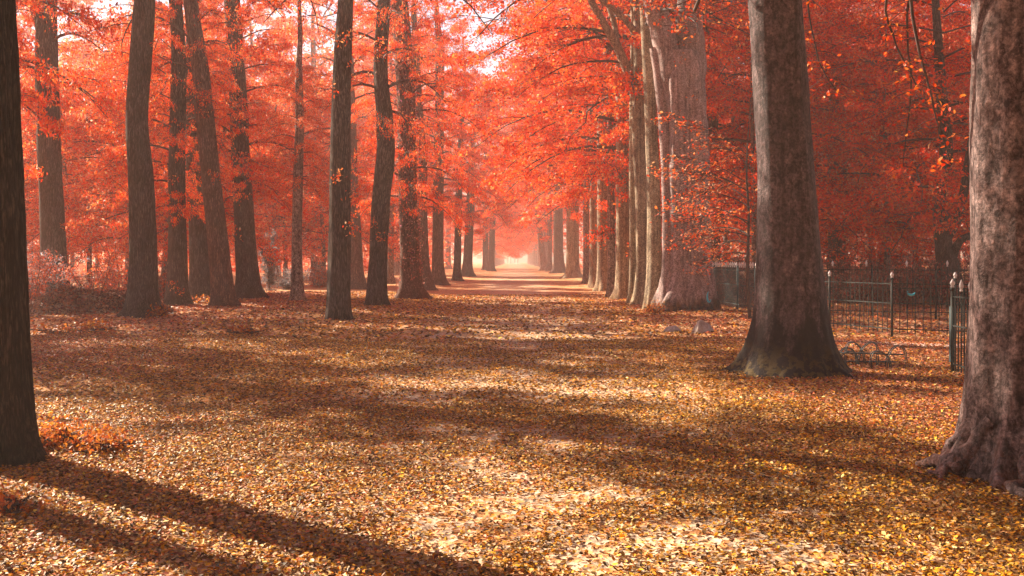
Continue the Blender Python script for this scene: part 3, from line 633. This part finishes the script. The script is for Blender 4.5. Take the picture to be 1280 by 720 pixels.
# ------------------------------------------------------------------ understorey fill
rng = np.random.default_rng(2024)
def standin(px, d_, key, k, name, label, group, cs, czs=1, cz=0):
    x = wx(px, d_); z = float(ground_z(x, d_)); e = tag(empty(name, (x, d_, z)), label, 'tree', group)
    r = .11+.05*rng.random() if key != 'forest' else .28+.1*rng.random()
    H = (10 if key != 'forest' else 21)*cs*czs+cz
    pts = np.array([(0, 0, -.3), (0, 0, 0), (rng.normal(0, .15), rng.normal(0, .15), H*.35), (rng.normal(0, .3), rng.normal(0, .3), H*.7), (0, 0, H*.97)])
    V, Q = trunk_geo(pts, [r*1.1, r*1.05, r*.8, r*.5, r*.1], seed=k, nr=22, ns=12); mk('trunk', V, Q, M['smooth'], e, smooth=True)
    put_crown(e, key, k, rng.uniform(0, 6.28), cs, czs, cz); return e
LANES = np.array([25, 38, 47, 57, 74, 84, 95, 106.])
def lane(px, d_):
    f = .6*(px-CX)/F+.8; s_ = d_*f; c = LANES[np.argmin(abs(LANES-s_))]; return c/f
j = 0
for d_, pxs in ((44, [-90, 20, 120, 205, 330, 395]), (52, [-60, 85, 160, 285, 350, 460]), (62, [-20, 50, 130, 240, 310, 420, 500]), (76, [-60, 30, 100, 190, 270, 360, 440, 515, 555]),
              (95, [-40, 60, 150, 230, 300, 390, 470, 530, 575])):
    for px in pxs:
        j += 1; near = d_ < 60
        q = px+rng.uniform(-14, 14); yl = lane(q, d_)
        if wx(q, yl) > -11.5: q = CX-rng.uniform(11.5, 13)/yl*F
        standin(q, lane(q, d_)+rng.uniform(-.6, .6), 'low' if d_ < 80 else 'forest', j, 'young_beech', 'young red-leaved beech in the hazy wood left of the avenue', 'understorey beeches left of the avenue',
                rng.uniform(.78, .95)*(1+(d_-44)/190), 1.15, cz=rng.uniform(.2, 1.6))
for d_, pxs in ((36, [930, 1110, 1230]), (46, [915, 1010, 1085, 1150, 1240, 1330]), (60, [880, 970, 1060, 1130, 1200, 1290]), (80, [760, 830, 900, 990, 1080, 1170, 1260])):
    for px in pxs:
        j += 1
        standin(px+rng.uniform(-14, 14), d_+rng.uniform(-3, 3), ('low' if j % 3 == 0 else 'deep') if d_ < 75 else 'forest', j, 'young_beech', 'young beech with deep red leaves in the wood beyond the iron railing', 'understorey beeches beyond the railing',
                rng.uniform(.9, 1.15)*(1+(d_-36)/170), cz=rng.uniform(.4, 1.4))
# far wood: one mass of leaves
rng = np.random.default_rng(88); n = 130000
yy = rng.uniform(115, 210, n); side = np.where(rng.random(n) < .62, -1, 1)
xx = side*(11+rng.random(n)**1.2*(yy*.62)); zz = rng.random(n)**1.3*34
keep = vnoise(xx*.16, yy*.16, zz*.22, 4) > -.25
P = np.stack([xx, yy, zz], 1)[keep]
tag(leafmesh('far_wood', P, .75*rng.uniform(.6, 1.3, len(P)), PINK, rng, M['leaf'], tilt=.7), 'hazy red far-off wood closing the view on both sides', 'wood', kind='stuff')

# ------------------------------------------------------------------ shrubs
def shrub(name, label, px, by, w_, h_, pal, n, size, seed, cone=False, group=None, d=None, cat='shrub', stems=14):
    d = d or depth(by); x = wx(px, d); rng = np.random.default_rng(seed)
    e = tag(empty(name, (x, d, float(ground_z(x, d)))), label, cat, group); g = Geo(); tw = []
    for s in range(stems):
        a = rng.uniform(0, 6.28); r_ = w_/2*rng.uniform(.3, 1); h = h_*rng.uniform(.6, 1.05)*(1 if cone else (1-.35*(r_/(w_/2))**2))
        if cone: r_ *= .35
        t = np.linspace(0, 1, 7); P = np.stack([r_*t**.8*math.cos(a), r_*t**.8*math.sin(a), h*t], 1)+np.cumsum(rng.normal(0, .03*h, (7, 3)), 0)*t[:, None]
        g.add(*tube(P, .018*(1-.8*t)+.003, 4))
        for q in range(14):
            tt = rng.uniform(.12, 1); i0 = min(int(tt*6), 5); p0 = P[i0]; aa = rng.uniform(0, 6.28); Lt = rng.uniform(.15, .45)*(w_*.5 if not cone else w_*1.1*(1.08-tt))
            p1 = p0+np.array([Lt*math.cos(aa), Lt*math.sin(aa), rng.uniform(-.15, .35)*Lt]); g.add(*tube(np.stack([p0, (p0+p1)/2, p1]), [.008, .005, .003], 3)); tw.append((p0, p1))
    tw = np.array(tw); k = rng.integers(0, len(tw), n); t = rng.random((n, 1))
    P = tw[k, 0]*(1-t)+tw[k, 1]*t+rng.normal(0, .07, (n, 3)); P[:, 2] = np.maximum(P[:, 2], .02)
    g.build('stems', M['twig'], e); leafmesh('foliage', P, size*rng.uniform(.7, 1.3, n), pal, rng, M['leaf'], e, tilt=.8); return e
GREY = ([(.16, .17, .19), (.25, .2, .2), (.35, .16, .13), (.1, .1, .12)], [4, 3, 2, 3])
BLUE = ([(.20, .24, .30), (.33, .36, .42), (.45, .2, .17), (.12, .13, .17), (.6, .15, .08)], [3, 3, 3, 3, 3])
shrub('conical_shrub', 'grey-green cone-shaped evergreen in the haze between two left trunks', 337, 366, 1.7, 3.1, GREY, 3800, .09, 1, cone=True, d=47)
bl = [('bushy tangle with bluish leaves at the foot of the furrowed oak', 62, 376, 2.6, 2.3, BLUE, 36.5), ('brownish bramble bush behind the leaf heap, left of the bowed trunk', 118, 378, 3.0, 1.9, BUSH, 35.5),
      ('pale pink twiggy bush with bare spikes beside the bowed trunk', 150, 376, 2.4, 2.4, PINK, 39), ('low red bush between the bowed trunk and the straight one', 203, 378, 1.6, 1.6, BUSH, 38),
      ('faded bush under the leaning slender trunk', 262, 372, 2.2, 1.4, BUSH, 43), ('dim grey bush beside the cone-shaped evergreen', 360, 366, 2.4, 1.5, GREY, 50),
      ('rusty bush behind the thin smooth trunk', 395, 362, 2.2, 1.3, BUSH, 54), ('dull bush filling the corner by the frame edge', 40, 382, 2.4, 2.6, BUSH, 34)]
for j, (lab, px, by, w_, h_, pal, d_) in enumerate(bl): shrub('bramble_bush', lab, px, by, w_, h_, pal, 3200, .085, 100+j, d=d_, group='bushes at the wood edge')
br = [(1060, 34, 3.0, 1.9), (1098, 36, 3.2, 1.7), (1135, 33, 3.0, 2.0), (1170, 35, 3.0, 1.9), (1200, 32, 2.6, 1.6), (1240, 34, 3, 2), (905, 36, 2.6, 1.8), (935, 35, 2.6, 1.6)]+[(p, 47+6*math.sin(p), 5.5, 3.2) for p in range(900, 1300, 45)]
DB = ([(.35, .06, .04), (.18, .04, .03), (.5, .14, .1), (.12, .07, .06), (.6, .28, .22)], [5, 5, 3, 3, 2])
for j, (px, d_, w_, h_) in enumerate(br): shrub('bramble_bush', 'dark red twiggy bush growing behind the iron railing', px, 0, w_, h_, DB, 2800 if w_ < 5 else 5200, .085, 140+j, d=d_, group='bushes behind the railing')
# knee-high orange herbs and seedlings
HERB = ([(.55, .17, .02), (.45, .10, .02), (.62, .25, .04), (.3, .06, .02)], [5, 4, 3, 2])
hb = [('bright orange leafy herb patch just behind the furrowed oak', 78, 535, .9, .22, 8.6, 1700), ('orange seedlings further back from the furrowed oak', 118, 553, .8, .15, 8.3, 1100), ('scarlet seedling at the bottom corner by the furrowed oak foot', 6, 640, .35, .14, 6.3, 260),
      ('orange tuft at the foot of the bowed trunk', 190, 402, 1.3, .35, 26.5, 420), ('reddish ferny tuft between trunks at the wood edge', 258, 384, 1.6, .3, 34, 360), ('small orange tuft in open leaf litter', 306, 428, .8, .15, 20, 160),
      ('rusty tuft at the foot of the wide forked beech', 820, 394, 1.2, .3, 29, 300), ('low orange growth along the ragged edge of left litter', 100, 425, 2.6, .14, 20.5, 420)]
for j, (lab, px, by, w_, h_, d_, n) in enumerate(hb): shrub('woodland_herb', lab, px, by, w_, h_, HERB, n, (.038 if d_ < 12 else .08), 200+j, d=d_, cat='plant', stems=7)
# heaps of leaves
def heap(label, px, by, w_, h_, seed):
    d = depth(by); x = wx(px, d); rng = np.random.default_rng(seed); z0 = float(ground_z(x, d))
    e = tag(empty('leaf_heap', (x, d, z0)), label, 'leaf heap', 'heaps of raked leaves')
    a = np.linspace(0, 2*math.pi, 48, endpoint=False); rr = np.linspace(1, 0, 14)
    A, RR = np.meshgrid(a, rr); w2 = w_/2*(1+.15*np.sin(A*3+seed)); HH = h_*(1-RR**2)**1.0*(1+.25*vnoise(np.cos(A)*RR*2.4, np.sin(A)*RR*2.4, 0, seed))
    V = np.stack([w2*RR*np.cos(A), w2*.55*RR*np.sin(A), HH-.03], 2).reshape(-1, 3); mk('mound', V, gridq(14, 48), M['ground'], e, smooth=True)
    n = 5200; a = rng.uniform(0, 6.28, n); r_ = np.sqrt(rng.random(n)); w2 = w_/2*(1+.15*np.sin(a*3+seed))
    hz = h_*(1-r_**2)*(1+.25*vnoise(np.cos(a)*r_*2.4, np.sin(a)*r_*2.4, 0, seed))
    P = np.stack([w2*r_*np.cos(a), w2*.55*r_*np.sin(a), hz+rng.uniform(-.02, .06, n)], 1)
    leafmesh('heaped_leaves', P, .10*rng.uniform(.6, 1.3, n), ([(.22, .1, .07), (.4, .18, .11), (.13, .06, .05), (.55, .3, .2), (.5, .12, .05)], [6, 5, 5, 2, 2]), rng, M['litter'], e, tilt=.7)
heap('long brown heap of leaves against the leaning forked trunk', 82, 396, 3.2, .62, 1)
heap('brown heap of leaves between the forked trunk and the bowed trunk', 152, 395, 2.6, .55, 2)

# ------------------------------------------------------------------ fallen leaves
rng = np.random.default_rng(4)
def scatter(n, y0, y1, ratio=.60):
    y = np.sqrt(rng.uniform(y0*y0, y1*y1, n)); x = rng.uniform(-1, 1, n)*ratio*y+.02*y
    return x, y
def litter_colours(x, y):
    n = len(x)
    yel = pick(rng, n, [(.70, .31, .015), (.56, .21, .010), (.37, .20, .045), (.76, .52, .20), (.10, .05, .018), (.82, .45, .035), (.22, .11, .03)], [16, 14, 16, 9, 24, 7, 22])
    red = pick(rng, n, [(.42, .11, .045), (.56, .18, .08), (.2, .06, .035), (.56, .32, .22), (.66, .17, .035), (.10, .04, .03)], [10, 9, 10, 8, 5, 6])
    # redder towards the wood on both sides and further back
    f = np.clip((y-13)/12, 0, 1)*.22+np.clip((-x-2-.1*y)/4, 0, 1)*np.clip((y-9)/6, 0, 1)*.35+np.clip((x-2.6)/2.2, 0, 1)*.55*np.clip((y-6)/4, 0, 1)+np.clip((-x-5)/3, 0, 1)*.3
    f = f+.25*vnoise(x*.5, y*.5, 0, 12)
    return np.where((rng.random(n) < np.clip(f, 0, 1))[:, None], red, yel)
def litter(name, n, y0, y1, size, six, sparse, label):
    x, y = scatter(n, y0, y1)
    # bare sandy patches along the path
    bare = np.clip(1.1-np.abs(x-.6+.5*vnoise(y*.25, 0, 0, 2))/2.6, 0, 1)*(.55+.75*fbm(x*.55, y*.8, 0, 31, 3))
    clump = vnoise(x*2.3, y*3, 0, 15)*.22
    bare = np.clip(1.25-np.abs(x-.5+.8*vnoise(y*.25, 0, 0, 2))/3.0, 0, 1)*(.42+.35*fbm(x*1.1, y*1.5, 0, 31, 3)+.35*vnoise(x*5, y*6, 0, 33))
    keep = rng.random(n) > np.clip(bare*sparse*1.05-clump, 0, .9)
    x, y = x[keep], y[keep]; z = ground_z(x, y)+rng.uniform(.004, .035, len(x))
    V, Fc, per = leaves(np.stack([x, y, z], 1), size*rng.uniform(.55, 1.3, len(x)), rng, .32, fold=.5, six=six, curl=.5, aspect=.6)
    return V, Fc, np.repeat(litter_colours(x, y), per, axis=0)
for (n, y0, y1, sz, six) in ((280000, 4.2, 11, .031, True), (170000, 11, 20, .050, False), (120000, 20, 46, .10, False)):
    V, Fc, c = litter('x', n, y0, y1, sz, six, .95, '')
    tag(mk('fallen_leaves', V, Fc, M['litter'], col=c), 'carpet of fallen yellow, tan and rust leaves on the avenue floor', 'fallen leaves', kind='stuff', group='leaf litter')

# ------------------------------------------------------------------ railings
FIN = [(0, 0), (.022, 0), (.026, .012), (.014, .025), (.03, .05), (.034, .075), (.022, .105), (.008, .135), (0, .15)]
def fence(label, pts, h, mat, post_px, pitch=.115, white_every=0, railz=(.12, .62, 1.0), finials=True, thin=.008, group=None):
    """pts: ground polyline; posts at its vertices"""
    p0 = np.array(pts[0]); e = tag(empty('iron_railing', (p0[0], p0[1], float(ground_z(*p0)))), label, 'railing', group)
    rails = Geo(); bars = Geo(); tips = Geo(); anyt = False; cnt = 0
    for a, b_ in zip(pts[:-1], pts[1:]):
        a = np.array(a, float)-p0; b_ = np.array(b_, float)-p0; Ld = np.linalg.norm(b_-a); n = int(Ld/pitch); rz = math.atan2(*(b_-a)[::-1])
        mid = (a+b_)/2
        for rzh in railz: rails.box((mid[0], mid[1], h*rzh*.93), (Ld, .012, .022), rz)
        for q in range(1, n):
            c = a+(b_-a)*q/n; cnt += 1
            bars.tube([(c[0], c[1], .04), (c[0], c[1], h)], [thin, thin], 5, cap=False)
            bars.tube([(c[0], c[1], h), (c[0], c[1], h+.07)], [thin*1.3, .001], 5, cap=False)
            if white_every and cnt % white_every == 0:
                tips.lathe([(r_*1.0, z_*1.15+h+.0) for r_, z_ in FIN], (c[0], c[1], 0), 8); anyt = True
    rails.build('rails', mat, e); bars.build('bars', mat, e)
    if anyt: tips.build('spear_tips', M['white'], e)
    for p in pts:
        q = np.array(p)-p0; g = Geo(); g.tube([(q[0], q[1], -.1), (q[0], q[1], h*1.04)], [.027, .027], 10)
        g.tube([(q[0], q[1], h*1.0), (q[0], q[1], h*1.03)], [.036, .036], 10); po = g.build('post', mat, e, True)
        if finials:
            t = Geo(); t.lathe([(r_*1.1, z_*.85+h*1.04) for r_, z_ in FIN], (q[0], q[1], 0), 10); t.build('finial', M['white'], po, True)
    return e
fp = lambda px, d_: (wx(px, d_), d_)
fence('long dark iron railing with white post knobs behind the bicycle rack', [fp(985, 24.5), fp(1037, 22.1), fp(1115, 20.2), fp(1194, 19.6), fp(1290, 19.3)], 1.12, M['iron'], None, pitch=.135, thin=.009)
fence('teal railing with pale tips between the wide forked beech and the tall grey beech', [fp(878, 36), fp(893, 33), fp(922, 30), fp(944, 28), fp(985, 24.5)], 1.25, M['teal'], None, pitch=.12, white_every=2, finials=False, thin=.011)
fence('taller second railing with sparse white spear tips, behind the long dark one', [fp(1000, 27.5), fp(1090, 26.5), fp(1170, 26), fp(1290, 26)], 1.35, M['iron'], None, pitch=.14, white_every=6, finials=False)
# open gate leaf seen almost edge on
e = fence('open dark iron gate seen edge-on beside the massive lichened trunk', [(6.27, 14.3), (6.14, 12.6)], 1.18, M['iron'], None, pitch=.11, white_every=3, thin=.011)
e['category'] = 'gate'; e.name = 'iron_gate'
g = Geo(); g.box((.0, .03, .55), (.02, .12, .8)); g.build('board', M['teal'], e)
g = Geo(); t = np.linspace(0, math.pi*1.3, 9); dr = wx(1138, 26.3)
g.tube(np.stack([.08*np.cos(t+2.6), 0*t, .06*np.sin(t+2.6)], 1), .025*np.sin(np.linspace(.25, 2.9, 9)), 7)
o_ = g.build('plastic_tag', M['cyan'], None, True); o_.location = (wx(1138, 20.1), 20.05, wz(365, 20.1)); tag(o_, 'small cyan scrap of plastic caught on the long dark railing', 'plastic scrap')
g = Geo(); g.tube(np.stack([.06*np.cos(t+1.8), 0*t, .16*np.sin(t+1.8)], 1), .03*np.sin(np.linspace(.3, 2.9, 9)), 7)
o_ = g.build('plastic_tag', M['cyan'], None, True); o_.location = (wx(886.5, 29.2), 29.2, wz(371, 29.2)); tag(o_, 'light blue band of plastic at the side of the wide forked beech', 'plastic scrap')

# ------------------------------------------------------------------ bicycle rack
d = 14.9; x0 = wx(1050, d)
e = tag(empty('bicycle_rack', (x0, d, float(ground_z(x0, d)))), 'low grey bicycle rack of bent hoops at the foot of the tall grey beech', 'bicycle rack')
g = Geo(); g.tube([(-.1, .12, .21), (.95, .0, .19)], [.011, .011], 8); g.build('rail', M['steel'], e, True)
g = Geo(); g.tube([(-.1, .42, .05), (.95, .3, .05)], [.011, .011], 8); g.build('rail', M['steel'], e, True)
hoops = [(-.02, .36, .30, -.10), (.14, .12, .24, .1), (.33, .30, .36, -.08), (.48, .2, .37, .12), (.61, .0, .25, -.08), (.84, .0, .33, .06), (.22, .34, .27, 0)]
for (hx, hy, hh, ln) in hoops:
    for off in (-.035, .035):
        t = np.linspace(0, 1, 17); a = t*math.pi
        P = np.stack([hx-.13*np.cos(a)*(1+.15*(1-np.sin(a)))+ln*.6*np.sin(a), hy+off+.0*t, hh*np.sin(a)**.55-.01], 1)
        g = Geo(); g.tube(P, [.0085]*17, 7); g.build('hoop', M['steel'], e, True)
# ------------------------------------------------------------------ boulders
def rock(label, px, by, w_, h_, seed):
    import bmesh
    bm = bmesh.new(); bmesh.ops.create_icosphere(bm, subdivisions=4, radius=1)
    V = np.array([v.co[:] for v in bm.verts]); Fc = np.array([[v.index for v in f.verts] for f in bm.faces]); bm.free()
    rng = np.random.default_rng(seed)
    for q in range(11):
        nrm = rng.normal(0, 1, 3); nrm[2] = abs(nrm[2])*.6; nrm /= np.linalg.norm(nrm); c = rng.uniform(.55, .85); dd = V@nrm
        V = V-np.maximum(dd-c, 0)[:, None]*nrm*.93
    V *= (1+.05*fbm(V[:, 0]*3, V[:, 1]*3, V[:, 2]*3, seed, 3))[:, None]
    V = V*np.array([w_*.6, w_*.5, h_*.95])/.9; V[:, 2] -= 0.02
    d = depth(by); x = wx(px, d); o = mk('boulder', V, Fc, M['rock'], smooth=False); o.location = (x, d, float(ground_z(x, d))+.02); tag(o, label, 'boulder')
rock('smaller flat-topped boulder before the wide forked beech', 841, 415, .36, .2, 3)
rock('larger angular boulder before the wide forked beech, nearer the railing', 878, 417, .44, .30, 6)
# ------------------------------------------------------------------ far gateway
e = tag(empty('gateway', (wx(641, 430), 430, 0)), 'small pale pillared gateway at the far end of the avenue', 'gateway')
for x in (-2.2, -.9, .9, 2.2):
    g = Geo(); g.box((x, 0, 1.6), (.45, .5, 3.2)); g.build('pillar', M['stone'], e)
g = Geo(); g.box((0, 0, 3.4), (5.2, .7, .4)); g.build('lintel', M['stone'], e)
# ------------------------------------------------------------------ haze
g = Geo(); g.box((0, 205, 22), (500, 520, 50))
m = bpy.data.materials.new('thin_warm_haze'); m.use_nodes = True; N = m.node_tree.nodes; L = m.node_tree.links
for n in list(N):
    if n.type != 'OUTPUT_MATERIAL': N.remove(n)
v = N.new("ShaderNodeVolumePrincipled"); v.inputs["Color"].default_value = (1.0, .84, .77, 1); v.inputs["Density"].default_value = HAZE_DENSITY; v.inputs["Anisotropy"].default_value = .3
L.new(v.outputs[0], N["Material Output"].inputs["Volume"])
hz = g.build('haze', m); tag(hz, 'thin warm morning haze filling the avenue', 'haze', kind='stuff')
